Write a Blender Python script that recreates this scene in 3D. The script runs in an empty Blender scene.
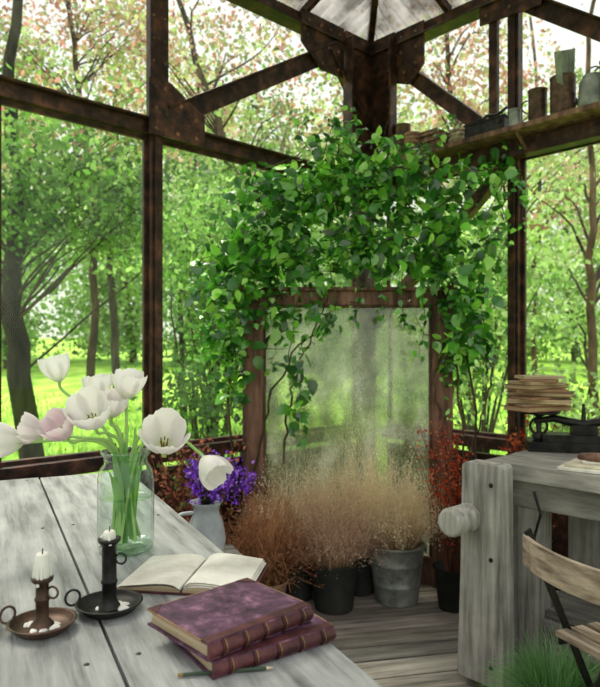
import bpy, bmesh, math, random
import numpy as np
from mathutils import Vector, Matrix
random.seed(7); rng=np.random.default_rng(11)
scene=bpy.context.scene
try:
    scene.view_settings.view_transform='Standard'
except Exception: pass

# ------------------------------------------------------------ materials
def newmat(name):
    m=bpy.data.materials.new(name); m.use_nodes=True
    nt=m.node_tree; nt.nodes.clear()
    out=nt.nodes.new('ShaderNodeOutputMaterial')
    return m,nt,out
def mat_noise(name,c1,c2,scale=5,stretch=(1,1,1),rough=.7,metal=0,bump=.2,c3=None,detail=8,lo=.35,hi=.65,spec=.3,speck=None,stain=(.72,1.15)):
    m,nt,out=newmat(name); N=nt.nodes; L=nt.links
    p=N.new('ShaderNodeBsdfPrincipled'); L.new(p.outputs[0],out.inputs[0])
    tc=N.new('ShaderNodeTexCoord'); mp=N.new('ShaderNodeMapping'); mp.inputs['Scale'].default_value=stretch
    L.new(tc.outputs['Object'],mp.inputs[0])
    no=N.new('ShaderNodeTexNoise'); no.inputs['Scale'].default_value=scale; no.inputs['Detail'].default_value=detail; no.inputs['Roughness'].default_value=.65
    L.new(mp.outputs[0],no.inputs['Vector'])
    cr=N.new('ShaderNodeValToRGB'); e=cr.color_ramp.elements
    e[0].position=lo; e[0].color=(*c1,1); e[1].position=hi; e[1].color=(*c2,1)
    if c3: x=cr.color_ramp.elements.new((lo+hi)/2); x.color=(*c3,1)
    L.new(no.outputs[0],cr.inputs[0])
    at=N.new('ShaderNodeAttribute'); at.attribute_name='Col'
    mx=N.new('ShaderNodeMixRGB'); mx.blend_type='MULTIPLY'; mx.inputs[0].default_value=1
    L.new(cr.outputs[0],mx.inputs[1]); L.new(at.outputs['Color'],mx.inputs[2])
    last=mx.outputs[0]
    n2=N.new('ShaderNodeTexNoise'); n2.inputs['Scale'].default_value=(speck or 3); n2.inputs['Detail'].default_value=4
    L.new(tc.outputs['Object'],n2.inputs['Vector'])
    mr=N.new('ShaderNodeMapRange'); mr.inputs[1].default_value=.3; mr.inputs[2].default_value=.7; mr.inputs[3].default_value=stain[0]; mr.inputs[4].default_value=stain[1]
    L.new(n2.outputs[0],mr.inputs[0])
    m2=N.new('ShaderNodeMixRGB'); m2.blend_type='MULTIPLY'; m2.inputs[0].default_value=1
    L.new(last,m2.inputs[1]); L.new(mr.outputs[0],m2.inputs[2])
    L.new(m2.outputs[0],p.inputs['Base Color'])
    p.inputs['Roughness'].default_value=rough; p.inputs['Metallic'].default_value=metal
    p.inputs['Specular IOR Level'].default_value=spec
    if bump:
        b=N.new('ShaderNodeBump'); b.inputs['Strength'].default_value=bump; b.inputs['Distance'].default_value=.01
        L.new(no.outputs[0],b.inputs['Height']); L.new(b.outputs[0],p.inputs['Normal'])
    return m
def mat_leaf(name,trans=.45,gloss=.06,rough=.35):
    m,nt,out=newmat(name); N=nt.nodes; L=nt.links
    at=N.new('ShaderNodeAttribute'); at.attribute_name='Col'
    d=N.new('ShaderNodeBsdfDiffuse'); t=N.new('ShaderNodeBsdfTranslucent'); g=N.new('ShaderNodeBsdfGlossy'); g.inputs['Roughness'].default_value=rough
    L.new(at.outputs['Color'],d.inputs[0]); L.new(at.outputs['Color'],t.inputs[0])
    a=N.new('ShaderNodeMixShader'); a.inputs[0].default_value=trans; L.new(d.outputs[0],a.inputs[1]); L.new(t.outputs[0],a.inputs[2])
    b=N.new('ShaderNodeMixShader'); b.inputs[0].default_value=gloss; L.new(a.outputs[0],b.inputs[1]); L.new(g.outputs[0],b.inputs[2])
    L.new(b.outputs[0],out.inputs[0]); return m
def mat_clear(name,tint=(1,1,1),refl=.5,dirt=0.0,dirtcol=(.8,.85,.8),base=.03):
    m,nt,out=newmat(name); N=nt.nodes; L=nt.links
    t=N.new('ShaderNodeBsdfTransparent'); t.inputs[0].default_value=(*tint,1)
    g=N.new('ShaderNodeBsdfGlossy'); g.inputs['Roughness'].default_value=.03
    lw=N.new('ShaderNodeLayerWeight'); lw.inputs['Blend'].default_value=.5
    pw=N.new('ShaderNodeMath'); pw.operation='POWER'; pw.inputs[1].default_value=3.0
    mu=N.new('ShaderNodeMath'); mu.operation='MULTIPLY_ADD'; mu.inputs[1].default_value=refl; mu.inputs[2].default_value=base
    L.new(lw.outputs['Facing'],pw.inputs[0]); L.new(pw.outputs[0],mu.inputs[0])
    a=N.new('ShaderNodeMixShader'); L.new(mu.outputs[0],a.inputs[0]); L.new(t.outputs[0],a.inputs[1]); L.new(g.outputs[0],a.inputs[2])
    last=a
    if dirt:
        tl=N.new('ShaderNodeBsdfTranslucent'); tl.inputs[0].default_value=(*dirtcol,1)
        tc=N.new('ShaderNodeTexCoord'); no=N.new('ShaderNodeTexNoise'); no.inputs['Scale'].default_value=2.5; no.inputs['Detail'].default_value=8
        L.new(tc.outputs['Object'],no.inputs['Vector'])
        mr=N.new('ShaderNodeMapRange'); mr.inputs[1].default_value=.45; mr.inputs[2].default_value=.75; mr.inputs[3].default_value=dirt*.2; mr.inputs[4].default_value=dirt*2
        L.new(no.outputs[0],mr.inputs[0])
        b=N.new('ShaderNodeMixShader'); L.new(mr.outputs[0],b.inputs[0]); L.new(a.outputs[0],b.inputs[1]); L.new(tl.outputs[0],b.inputs[2]); last=b
    L.new(last.outputs[0],out.inputs[0]); return m
def mat_misty(name):
    m,nt,out=newmat(name); N=nt.nodes; L=nt.links
    tc=N.new('ShaderNodeTexCoord')
    no=N.new('ShaderNodeTexNoise'); no.inputs['Scale'].default_value=3.6; no.inputs['Detail'].default_value=7; no.inputs['Roughness'].default_value=.6
    mp=N.new('ShaderNodeMapping'); mp.inputs['Scale'].default_value=(1.5,1,.9); L.new(tc.outputs['Object'],mp.inputs[0]); L.new(mp.outputs[0],no.inputs['Vector'])
    dr=N.new('ShaderNodeTexNoise'); dr.inputs['Scale'].default_value=90; dr.inputs['Detail'].default_value=3
    L.new(tc.outputs['Object'],dr.inputs['Vector'])
    rf=N.new('ShaderNodeBsdfRefraction'); rf.inputs['Roughness'].default_value=.16; rf.inputs['IOR'].default_value=1.12; rf.inputs[0].default_value=(.88,.88,.82,1)
    bp=N.new('ShaderNodeBump'); bp.inputs['Strength'].default_value=.5; bp.inputs['Distance'].default_value=.004; L.new(dr.outputs[0],bp.inputs['Height']); L.new(bp.outputs[0],rf.inputs['Normal'])
    d=N.new('ShaderNodeBsdfDiffuse'); tl=N.new('ShaderNodeBsdfTranslucent')
    cr=N.new('ShaderNodeValToRGB'); e=cr.color_ramp.elements; e[0].position=.36;e[0].color=(.07,.10,.045,1); e[1].position=.66; e[1].color=(.58,.60,.47,1)
    x=e.new(.5); x.color=(.25,.29,.16,1)
    L.new(no.outputs[0],cr.inputs[0]); L.new(cr.outputs[0],d.inputs[0]); L.new(cr.outputs[0],tl.inputs[0])
    a=N.new('ShaderNodeMixShader'); a.inputs[0].default_value=.45; L.new(d.outputs[0],a.inputs[1]); L.new(tl.outputs[0],a.inputs[2])
    mp2=N.new('ShaderNodeMapping'); mp2.inputs['Scale'].default_value=(8,1,3); L.new(tc.outputs['Object'],mp2.inputs[0])
    n3=N.new('ShaderNodeTexNoise'); n3.inputs['Scale'].default_value=1.0; n3.inputs['Detail'].default_value=4; L.new(mp2.outputs[0],n3.inputs['Vector'])
    ad=N.new('ShaderNodeMath'); ad.operation='ADD'; L.new(dr.outputs[0],ad.inputs[0]); L.new(n3.outputs[0],ad.inputs[1])
    mr=N.new('ShaderNodeMapRange'); mr.inputs[1].default_value=.82; mr.inputs[2].default_value=1.18; mr.inputs[3].default_value=.42; mr.inputs[4].default_value=.82
    L.new(ad.outputs[0],mr.inputs[0])
    b=N.new('ShaderNodeMixShader'); L.new(mr.outputs[0],b.inputs[0]); L.new(rf.outputs[0],b.inputs[1]); L.new(a.outputs[0],b.inputs[2])
    g=N.new('ShaderNodeBsdfGlossy'); g.inputs['Roughness'].default_value=.12
    c=N.new('ShaderNodeMixShader'); c.inputs[0].default_value=.10; L.new(b.outputs[0],c.inputs[1]); L.new(g.outputs[0],c.inputs[2])
    L.new(c.outputs[0],out.inputs[0]); return m
def mat_roof(name):
    m,nt,out=newmat(name); N=nt.nodes; L=nt.links
    t=N.new('ShaderNodeBsdfTransparent'); t.inputs[0].default_value=(.62,.60,.55,1); tl=N.new('ShaderNodeBsdfTranslucent')
    tc=N.new('ShaderNodeTexCoord'); no=N.new('ShaderNodeTexNoise'); no.inputs['Scale'].default_value=6; no.inputs['Detail'].default_value=7; L.new(tc.outputs['Object'],no.inputs['Vector'])
    cr=N.new('ShaderNodeValToRGB'); e=cr.color_ramp.elements; e[0].position=.38; e[0].color=(.06,.05,.045,1); e[1].position=.66; e[1].color=(.34,.31,.29,1)
    L.new(no.outputs[0],cr.inputs[0]); L.new(cr.outputs[0],tl.inputs[0])
    mr=N.new('ShaderNodeMapRange'); mr.inputs[1].default_value=.35; mr.inputs[2].default_value=.65; mr.inputs[3].default_value=.85; mr.inputs[4].default_value=.55
    L.new(no.outputs[0],mr.inputs[0])
    a=N.new('ShaderNodeMixShader'); L.new(mr.outputs[0],a.inputs[0]); L.new(t.outputs[0],a.inputs[1]); L.new(tl.outputs[0],a.inputs[2])
    g=N.new('ShaderNodeBsdfGlossy'); g.inputs['Roughness'].default_value=.2
    b=N.new('ShaderNodeMixShader'); b.inputs[0].default_value=.10; L.new(a.outputs[0],b.inputs[1]); L.new(g.outputs[0],b.inputs[2])
    L.new(b.outputs[0],out.inputs[0]); return m

IRON=mat_noise('rusty_iron',(.012,.007,.006),(.12,.048,.030),14,rough=.42,metal=.3,bump=.35,c3=(.045,.021,.015),speck=5,stain=(.55,1.35))
TABLEW=mat_noise('weathered_table_wood',(.10,.10,.10),(.50,.50,.49),3.2,(9,.8,4),rough=.45,bump=.5,c3=(.35,.355,.35),lo=.3,hi=.70,speck=5)
FLOORW=mat_noise('deck_wood',(.09,.08,.07),(.52,.49,.43),3,(.8,10,4),rough=.7,bump=.5,c3=(.33,.30,.26),lo=.3,hi=.7)
BENCHW=mat_noise('bench_wood',(.09,.08,.07),(.40,.38,.34),3,(1.2,10,6),rough=.8,bump=.6,c3=(.24,.225,.20),lo=.3,hi=.72)
BENCHV=mat_noise('bench_leg_wood',(.10,.09,.08),(.44,.42,.38),4,(9,9,.6),rough=.8,bump=.6,c3=(.28,.265,.24),lo=.3,hi=.72,speck=7)
REDW=mat_noise('old_red_wood',(.045,.02,.013),(.27,.14,.095),4,(6,6,.8),rough=.7,bump=.4)
CHAIRW=mat_noise('chair_wood',(.12,.085,.055),(.50,.40,.30),5,(8,1,8),rough=.6,bump=.3)
DARKM=mat_noise('dark_metal',(.010,.010,.010),(.04,.038,.034),18,rough=.42,metal=.6,bump=.15)
RUSTM=mat_noise('rust_pan_metal',(.03,.02,.014),(.15,.085,.055),18,rough=.45,metal=.5,bump=.2)
ZINC=mat_noise('galvanised_zinc',(.12,.13,.12),(.42,.43,.40),8,rough=.5,metal=.4,bump=.2)
ENAMEL=mat_noise('enamel_white',(.35,.38,.42),(.58,.60,.63),6,rough=.3,bump=0)
PLAST=mat_noise('dark_pot',(.015,.017,.015),(.04,.04,.036),8,rough=.6)
TERRA=mat_noise('terracotta',(.22,.11,.07),(.45,.28,.19),12,rough=.8)
WAX=mat_noise('candle_wax',(.75,.72,.64),(.9,.88,.82),10,rough=.4,bump=.05)
PAPER=mat_noise('old_paper',(.62,.58,.50),(.84,.81,.73),14,rough=.8,bump=.05)
PAGES=mat_noise('page_edges',(.24,.17,.10),(.58,.47,.32),6,(1,1,60),rough=.8,bump=.3)
PURPLE=mat_noise('purple_book_cloth',(.022,.010,.018),(.28,.15,.21),38,rough=.6,bump=.2,c3=(.10,.04,.08),lo=.3,hi=.74,speck=26,stain=(.6,1.35))
LEATH=mat_noise('red_leather',(.03,.009,.012),(.14,.04,.045),25,rough=.45,bump=.2)
GOLD=mat_noise('gilt',(.25,.15,.05),(.5,.33,.12),20,rough=.4,metal=.6)
BARK=mat_noise('bark',(.014,.011,.009),(.085,.065,.05),12,(1,1,.3),rough=.9,bump=.6)
PLAIN=mat_noise('matte_colored',(.9,.9,.9),(1,1,1),10,rough=.7,bump=0)
LEAF=mat_leaf('leaf_green',.5,.03); LEAFV=mat_leaf('vine_leaf',.35,.08,.28); PETAL=mat_leaf('petal',.35,.02); DRY=mat_leaf('dry_grass',.4,0.0)
GLASS=mat_clear('window_glass',(.98,.99,.96),.30,.018,base=.02)
VASEG=mat_clear('vase_glass',(.88,.955,.91),1.0,base=.06)
WATER=mat_clear('vase_water',(.90,.96,.90),.4,base=.03)
MISTY=mat_misty('misty_glass'); ROOF=mat_roof('roof_sheet')

# ------------------------------------------------------------ mesh builder
class MB:
    def __init__(s): s.ch=[]
    def add(s,v,f,mat=0,smooth=False,col=(1,1,1)):
        v=np.asarray(v,float).reshape(-1,3); f=np.asarray(f,int)
        c=np.asarray(col,float)
        if c.ndim==1: c=np.tile(c,(len(v),1))
        s.ch.append((v,f,mat,smooth,c))
    def box(s,c,size,R=None,mat=0,col=(1,1,1)):
        sx,sy,sz=[a/2 for a in size]
        v=np.array([[x,y,z] for x in(-sx,sx) for y in(-sy,sy) for z in(-sz,sz)])
        if R is not None: v=v@np.array(R).T
        v=v+np.array(c)
        s.add(v,[[0,1,3,2],[4,6,7,5],[0,4,5,1],[2,3,7,6],[0,2,6,4],[1,5,7,3]],mat,False,col)
    def beam(s,p0,p1,w,h,side,mat=0,col=(1,1,1)):
        p0=np.array(p0,float);p1=np.array(p1,float);d=p1-p0;L=np.linalg.norm(d);d/=L
        a=np.array(side,float); a-=a.dot(d)*d; a/=np.linalg.norm(a); b=np.cross(d,a)
        s.box((p0+p1)/2,(L,w,h),np.array([d,a,b]).T,mat,col)
    def tube(s,pts,r,seg=8,mat=0,col=(1,1,1),cap=True,smooth=True):
        P=np.array(pts,float);n=len(P)
        r=np.full(n,r) if np.isscalar(r) else np.array(r,float)
        T=np.gradient(P,axis=0); T/=np.linalg.norm(T,axis=1)[:,None]+1e-9
        a=np.array([0,0,1.]) if abs(T[0][2])<.9 else np.array([1.,0,0])
        V=[]
        for i in range(n):
            a=a-a.dot(T[i])*T[i]; a/=np.linalg.norm(a)+1e-9; b=np.cross(T[i],a)
            th=np.arange(seg)*2*np.pi/seg
            V.append(P[i]+r[i]*(np.cos(th)[:,None]*a+np.sin(th)[:,None]*b))
        V=np.concatenate(V); F=[]
        for i in range(n-1):
            for j in range(seg):
                k=(j+1)%seg; F.append([i*seg+j,i*seg+k,(i+1)*seg+k,(i+1)*seg+j])
        s.add(V,F,mat,smooth,col)
        if cap:
            for i in (0,n-1):
                c=np.vstack([V[i*seg:(i+1)*seg],P[i]])
                s.add(c,[[j,(j+1)%seg,seg] for j in range(seg)],mat,False,col)
    def lathe(s,prof,M=None,seg=32,mat=0,col=(1,1,1),smooth=True,wob=0):
        th=np.arange(seg)*2*np.pi/seg; V=[]
        for (r,z) in prof:
            rr=r*(1+wob*np.sin(3*th+z*40)) if wob else np.full(seg,r)
            V.append(np.stack([rr*np.cos(th),rr*np.sin(th),np.full(seg,z)],1))
        V=np.concatenate(V); F=[]
        for i in range(len(prof)-1):
            for j in range(seg):
                k=(j+1)%seg; F.append([i*seg+j,i*seg+k,(i+1)*seg+k,(i+1)*seg+j])
        if M is not None:
            M=np.array(M); V=V@M[:3,:3].T+M[:3,3]
        s.add(V,F,mat,smooth,col)
    def grid(s,G,mat=0,col=(1,1,1),smooth=True):
        G=np.asarray(G,float); n,m=G.shape[:2]
        idx=np.arange(n*m).reshape(n,m)
        F=np.stack([idx[:-1,:-1],idx[1:,:-1],idx[1:,1:],idx[:-1,1:]],-1).reshape(-1,4)
        if np.asarray(col).ndim==3: col=np.asarray(col).reshape(-1,3)
        s.add(G.reshape(-1,3),F,mat,smooth,col)
    def prism(s,poly,off,mat=0,col=(1,1,1)):
        P=np.array(poly,float); n=len(P); Q=P+np.array(off)
        V=np.vstack([P,Q])
        s.add(V,[[k,(k+1)%n,n+(k+1)%n,n+k] for k in range(n)],mat,False,col)
        s.add(P,[list(range(n))],mat,False,col); s.add(Q,[list(range(n))[::-1]],mat,False,col)
    def torus(s,c,R,r,ax1,ax2,mat=0,n=24,a0=0,a1=2*math.pi,col=(1,1,1)):
        c=np.array(c,float);ax1=np.array(ax1,float);ax2=np.array(ax2,float)
        th=np.linspace(a0,a1,n); s.tube([c+R*(math.cos(t)*ax1+math.sin(t)*ax2) for t in th],r,8,mat,col)
    def scatter(s,tv,tf,pos,R,sc,col,mat=0,smooth=False):
        tv=np.asarray(tv,float);tf=np.asarray(tf,int);n=len(pos);k=len(tv)
        sc=np.asarray(sc,float)
        if sc.ndim==1: sc=np.tile(sc[:,None],(1,3))
        V=tv[None]*sc[:,None,:]
        V=np.einsum('nij,nkj->nki',R,V)+np.asarray(pos)[:,None,:]
        F=(tf[None]+(np.arange(n)*k)[:,None,None]).reshape(-1,tf.shape[1])
        s.add(V.reshape(-1,3),F,mat,smooth,np.repeat(col,k,axis=0))
    def finish(s,name,mats,loc=None,rotz=0,bevel=0,parent=None):
        v=np.concatenate([c[0] for c in s.ch]); col=np.concatenate([c[4] for c in s.ch])
        if loc is None:
            o=np.array([(v[:,0].min()+v[:,0].max())/2,(v[:,1].min()+v[:,1].max())/2,v[:,2].min()]); v=v-o; loc=o
        li=[];st=[];tot=[];mi=[];sm=[];off=0;ls=0
        for (cv,f,m,smo,_) in s.ch:
            k=f.shape[1]; n=len(f)
            li.append((f+off).ravel()); st.append(ls+np.arange(n)*k); tot.append(np.full(n,k)); mi.append(np.full(n,m)); sm.append(np.full(n,smo))
            off+=len(cv); ls+=n*k
        me=bpy.data.meshes.new(name)
        me.vertices.add(len(v)); me.vertices.foreach_set('co',v.ravel().astype(np.float32))
        li=np.concatenate(li); me.loops.add(len(li)); me.loops.foreach_set('vertex_index',li.astype(np.int32))
        st=np.concatenate(st); me.polygons.add(len(st)); me.polygons.foreach_set('loop_start',st.astype(np.int32))
        me.polygons.foreach_set('loop_total',np.concatenate(tot).astype(np.int32))
        me.update(calc_edges=True)
        me.polygons.foreach_set('material_index',np.concatenate(mi).astype(np.int32))
        me.polygons.foreach_set('use_smooth',np.concatenate(sm).astype(bool))
        a=me.color_attributes.new('Col','FLOAT_COLOR','POINT')
        a.data.foreach_set('color',np.hstack([col,np.ones((len(col),1))]).ravel().astype(np.float32))
        me.validate()
        for m in mats: me.materials.append(m)
        ob=bpy.data.objects.new(name,me); bpy.context.collection.objects.link(ob)
        ob.location=loc; ob.rotation_euler=(0,0,rotz)
        if bevel:
            b=ob.modifiers.new('bevel','BEVEL'); b.width=bevel; b.segments=2; b.limit_method='ANGLE'
        if parent: ob.parent=parent
        return ob
DIA_V=[(0,0,0),(-.32,.45,.06),(.32,.45,.06),(0,1,0)]; DIA_F=[(0,2,1),(1,2,3)]
OV_V=[(0,0,0),(0,.33,-.05),(0,.68,-.06),(0,1,-.16),(-.27,.14,.02),(-.36,.42,.04),(-.2,.78,-.03),(.27,.14,.02),(.36,.42,.04),(.2,.78,-.03)]
OV_F=[(0,1,4),(4,1,5),(5,1,2),(5,2,6),(6,2,3),(0,7,1),(7,8,1),(8,2,1),(8,9,2),(9,3,2)]
def frames(d,n):
    d=d/np.linalg.norm(d,axis=1)[:,None]
    x=np.cross(d,n); x/=np.linalg.norm(x,axis=1)[:,None]+1e-9
    z=np.cross(x,d)
    return np.stack([x,d,z],-1)
def randdir(n): 
    d=rng.normal(size=(n,3)); return d/np.linalg.norm(d,axis=1)[:,None]
def cols(pal,n,var=.25):
    pal=np.array(pal); c=pal[rng.integers(0,len(pal),n)]
    return np.clip(c*(1+rng.uniform(-var,var,(n,1))),0,1)
def P(x,y,Y): return np.array([(x-300)/640*Y,Y,1.25+(350-y)/640*Y])
def T(x,y,z): return Matrix.Translation((x,y,z))
def spath(pts,r0,r1,n=26,jit=.01):
    pts=np.array(pts,float); t=np.linspace(0,len(pts)-1,n); out=[]
    for q in t:
        i=min(int(q),len(pts)-2); f=q-i
        p0=pts[max(i-1,0)];p1=pts[i];p2=pts[i+1];p3=pts[min(i+2,len(pts)-1)]
        out.append(.5*((2*p1)+(-p0+p2)*f+(2*p0-5*p1+4*p2-p3)*f*f+(-p0+3*p1-3*p2+p3)*f**3))
    out=np.array(out)+rng.normal(size=(n,3))*jit*np.minimum(1,np.arange(n)/3)[:,None]
    return out,np.linspace(r0,r1,n)

# ------------------------------------------------------------ room geometry
C=np.array([.465,4.25]); dL=np.array([.732,.681]); nL=np.array([.681,-.732]); dR=np.array([.680,-.733]); nR=np.array([-.733,-.680])
def WL(t,z,o=0): p=C-t*dL+o*nL; return np.array([p[0],p[1],z])
def WR(t,z,o=0): p=C+t*dR+o*nR; return np.array([p[0],p[1],z])
nL3=np.array([*nL,0]); nR3=np.array([*nR,0]); Z=np.array([0,0,1.])
RIV_V=[(math.cos(a)*1,math.sin(a)*1,0) for a in np.arange(6)*math.pi/3]+[(0,0,.7)]; RIV_F=[(i,(i+1)%6,6) for i in range(6)]
def rivets(mb,pts,n3,r=.012):
    pts=np.array(pts); k=len(pts); n=np.tile(n3,(k,1)); x=np.tile(np.cross(Z,n3),(k,1)); R=np.stack([x,np.tile(Z,(k,1)),n],-1)
    mb.scatter(RIV_V,RIV_F,pts,R,np.full(k,r),np.ones((k,3))*2.6,0,True)
ZT=2.335; ZE=3.2; ZB=.73
mb=MB(); y=-3.4
while y<5.6:
    w=.125+random.uniform(-.01,.02); 
    x=-4.5-random.random()
    while x<4.5:
        l=random.uniform(1.6,2.8); g=random.uniform(.6,1.25); 
        mb.box((x+l/2,y+w/2,-.02+random.uniform(-.002,.002)),(l-.004,w-.010,.04),None,0,(g,g*random.uniform(.93,1.02),g*random.uniform(.88,1.03)))
        x+=l
    y+=w
mb.box((0,1.2,-.07),(9,9,.04),None,1)
fl=mb.finish('floor',[FLOORW,DARKM],loc=(0,0,0),rotz=math.radians(12))
bm=bmesh.new(); bm.from_mesh(fl.data)
inv=Matrix.Rotation(-math.radians(12),3,'Z')
for n,c in ((-nL3,WL(0,0,-.04)),(-nR3,WR(0,0,-.04))):
    bmesh.ops.bisect_plane(bm,geom=bm.verts[:]+bm.edges[:]+bm.faces[:],plane_co=inv@Vector(c),plane_no=inv@Vector(n),clear_outer=True)
bmesh.ops.bisect_plane(bm,geom=bm.verts[:]+bm.edges[:]+bm.faces[:],plane_co=inv@Vector((0,-2.2,0)),plane_no=inv@Vector((0,-1,0)),clear_outer=True)
bm.to_mesh(fl.data); bm.free()
for nm,W,n3,T_ in (('wall_left',WL,nL3,5),('wall_right',WR,nR3,4.6)):
    mb=MB(); mb.beam(W(.12,ZB/2-.06,-.03),W(T_,ZB/2-.06,-.03),.03,ZB-.02,n3)
    t=.3
    while t<T_: mb.beam(W(t,0,0),W(t,ZB-.03,0),.03,.05,n3); t+=.75
    mb.finish(nm,[IRON])
    mb=MB(); mb.beam(W(.12,ZB,0),W(T_,ZB,0),.09,.065,n3); mb.beam(W(.12,ZB+.04,-.02),W(T_,ZB+.04,-.02),.035,.025,n3)
    mb.finish('trim_1' if W is WL else 'trim_2',[IRON],bevel=.004)
postsL=[1.614,2.38,3.3,4.2,5.0]; postsR=[1.04,2.1,3.2,4.6]
def frame_side(W,n3,posts,T_):
    mb=MB()
    for t in posts:
        mb.beam(W(t,0,0),W(t,ZE,0),.05,.064,n3); mb.beam(W(t,0,.035),W(t,ZE,.035),.012,.034,n3)
    mb.beam(W(.05,ZT,0),W(T_,ZT,0),.05,.07,n3)
    mb.beam(W(.05,ZT+.03,.04),W(T_,ZT+.03,.04),.045,.010,n3)
    mb.beam(W(.0,ZE,0),W(T_,ZE,0),.07,.09,n3); mb.beam(W(0,ZE-.04,.05),W(T_,ZE-.04,.05),.06,.012,n3)
    ed=[.1]+posts
    for a,b in zip(ed[:-1],ed[1:]):
        a2=a+.042; b2=b-.042
        mb.beam(W(a2,ZB,-.02),W(a2,ZT,-.02),.02,.020,n3); mb.beam(W(b2,ZB,-.02),W(b2,ZT,-.02),.02,.020,n3)
        mb.beam(W(a2,ZT-.048,-.02),W(b2,ZT-.048,-.02),.02,.020,n3)
    return mb
mb=frame_side(WL,nL3,postsL,5)
def diag(mb,W,n3,t0,z0,t1,z1,h=.085,o=.03):
    mb.beam(W(t0,z0,o),W(t1,z1,o),.02,h,n3)
    d=W(t1,z1,o)-W(t0,z0,o); d/=np.linalg.norm(d); u=np.cross(n3,d)
    mb.beam(W(t0,z0,o+.025)+u*h*.45,W(t1,z1,o+.025)+u*h*.45,.05,.010,n3)
diag(mb,WL,nL3,1.55,2.40,.38,3.10,.10)
diag(mb,WL,nL3,.10,2.72,.42,3.10,.06)
mb.beam(WL(1.614,ZT,.04),WL(1.614,ZE,.04),.02,.10,nL3)
for poly in ([(1.68,2.29),(1.36,2.29),(1.36,2.44),(1.56,2.56),(1.68,2.56)],[(.32,2.94),(.32,3.25),(.68,3.25),(.68,3.06),(.52,2.94)]):
    mb.prism([WL(t,z,.052) for t,z in poly],nL3*.012)
rv=[WL(t,z,.066) for t,z in [(1.64,2.32),(1.52,2.32),(1.41,2.32),(1.41,2.41),(1.50,2.46),(1.58,2.40),(1.64,2.42),(1.59,2.52),(1.64,2.52),(.36,3.2),(.44,3.2),(.52,3.2),(.62,3.2),(.63,3.11),(.51,2.98),(.37,2.98),(.37,3.09),(.46,3.09),(.55,3.09)]]
rivets(mb,rv,nL3); rivets(mb,[WL(t,z,.051) for z in np.arange(2.65,3.15,.11) for t in (1.582,1.646)],nL3,.008)
mb.finish('trim_left_truss',[IRON],bevel=.002)
mb=frame_side(WR,nR3,postsR,4.6)
diag(mb,WR,nR3,.22,3.08,.93,2.44,.09); diag(mb,WR,nR3,1.12,3.10,2.05,2.40,.09)
diag(mb,WR,nR3,.2,2.7,.45,2.42,.05)
diag(mb,WR,nR3,1.0,2.25,.06,1.42,.09,.03)
mb.beam(WR(.93,2.38,.03),WR(.93,3.15,.03),.03,.05,nR3)
mb.beam(WR(.28,2.325,.04),WR(4.5,2.325,.04),.08,.085,nR3)
for poly in ([(.27,2.92),(.27,3.24),(.48,3.24),(.48,2.98),(.38,2.88)],[(.86,3.24),(.86,3.06),(1.22,3.04),(1.26,3.24)]):
    mb.prism([WR(t,z,.052) for t,z in poly],nR3*.012)
rivets(mb,[WR(t,z,.066) for t,z in [(.31,3.19),(.42,3.19),(.42,3.1),(.31,3.1),(.33,2.97),(.42,3.0),(.9,3.19),(1.0,3.19),(1.1,3.19),(1.2,3.19),(.9,3.10),(1.04,3.10),(1.18,3.10)]],nR3)
mb.finish('trim_right_truss',[IRON],bevel=.002)
mb=MB()
mb.beam(WL(.05,0,.0),WL(.05,ZE+.06,0),.08,.10,nL3)
mb.beam(WL(.14,2.2,.05),WL(.14,ZE+.05,.05),.03,.32,nL3); mb.beam(WR(.12,2.2,.05),WR(.12,ZE+.05,.05),.03,.27,nR3)
mb.beam(WL(.30,2.2,.085),WL(.30,ZE,.085),.07,.014,nL3); mb.beam(WR(.26,2.2,.085),WR(.26,ZE,.085),.07,.014,nR3)
rivets(mb,[WL(t,z,.067) for z in np.arange(2.25,3.2,.11) for t in (.25,)],nL3); rivets(mb,[WR(t,z,.067) for z in np.arange(2.25,3.2,.11) for t in (.21,)],nR3)
mb.finish('corner_post',[IRON],bevel=.003)
k=1
for W,n3,posts in ((WL,nL3,postsL),(WR,nR3,postsR)):
    ed=[.1]+posts
    for a,b in zip(ed[:-1],ed[1:]):
        mb=MB()
        for z0,z1 in ((ZB+.04,ZT-.04),(ZT+.04,ZE-.05)):
            mb.add([W(a+.02,z0,-.02),W(b-.02,z0,-.02),W(b-.02,z1,-.02),W(a+.02,z1,-.02)],[[0,1,2,3]])
        mb.finish('window_%d'%k,[GLASS]); k+=1
mb=MB()
def roofside(W,n3,T_):
    H=1.7
    tt=np.linspace(-.1,T_,int((T_+.1)/.01)); ss=np.linspace(-.1,1,14)
    G=[]
    for s_ in ss:
        row=[]
        for t in tt:
            o=s_*H; t2=max(t,o); row.append(W(t2,3.30+.62*s_+.016*math.sin(t*2*math.pi/.085),o))
        G.append(row)
    mb.grid(G,0)
    for t in np.arange(.62,T_,.62):
        o1=min(t,H)
        mb.beam(W(t,3.26,0),W(t,3.26+.62*o1/H,o1),.03,.045,np.cross(Z,n3),1)
    for o in (.55,1.15): mb.beam(W(o,3.26+.62*o/H,o),W(T_,3.26+.62*o/H,o),.03,.04,n3,1)
roofside(WL,nL3,5); roofside(WR,nR3,4.6)
mb.beam(WL(0,3.27,0),WL(1.7,3.89,1.7),.04,.07,np.cross(Z,WL(1.7,0,1.7)-WL(0,0,0)),1)
a=WL(1.7,3.92,1.7);b=WL(5,3.92,1.7);c=WL(5,3.92,4.6);d=WL(1.7,3.92,4.6); mb.add([a,b,c,d],[[0,1,2,3]],2)
mb.finish('ceiling',[ROOF,IRON,GLASS])

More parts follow.
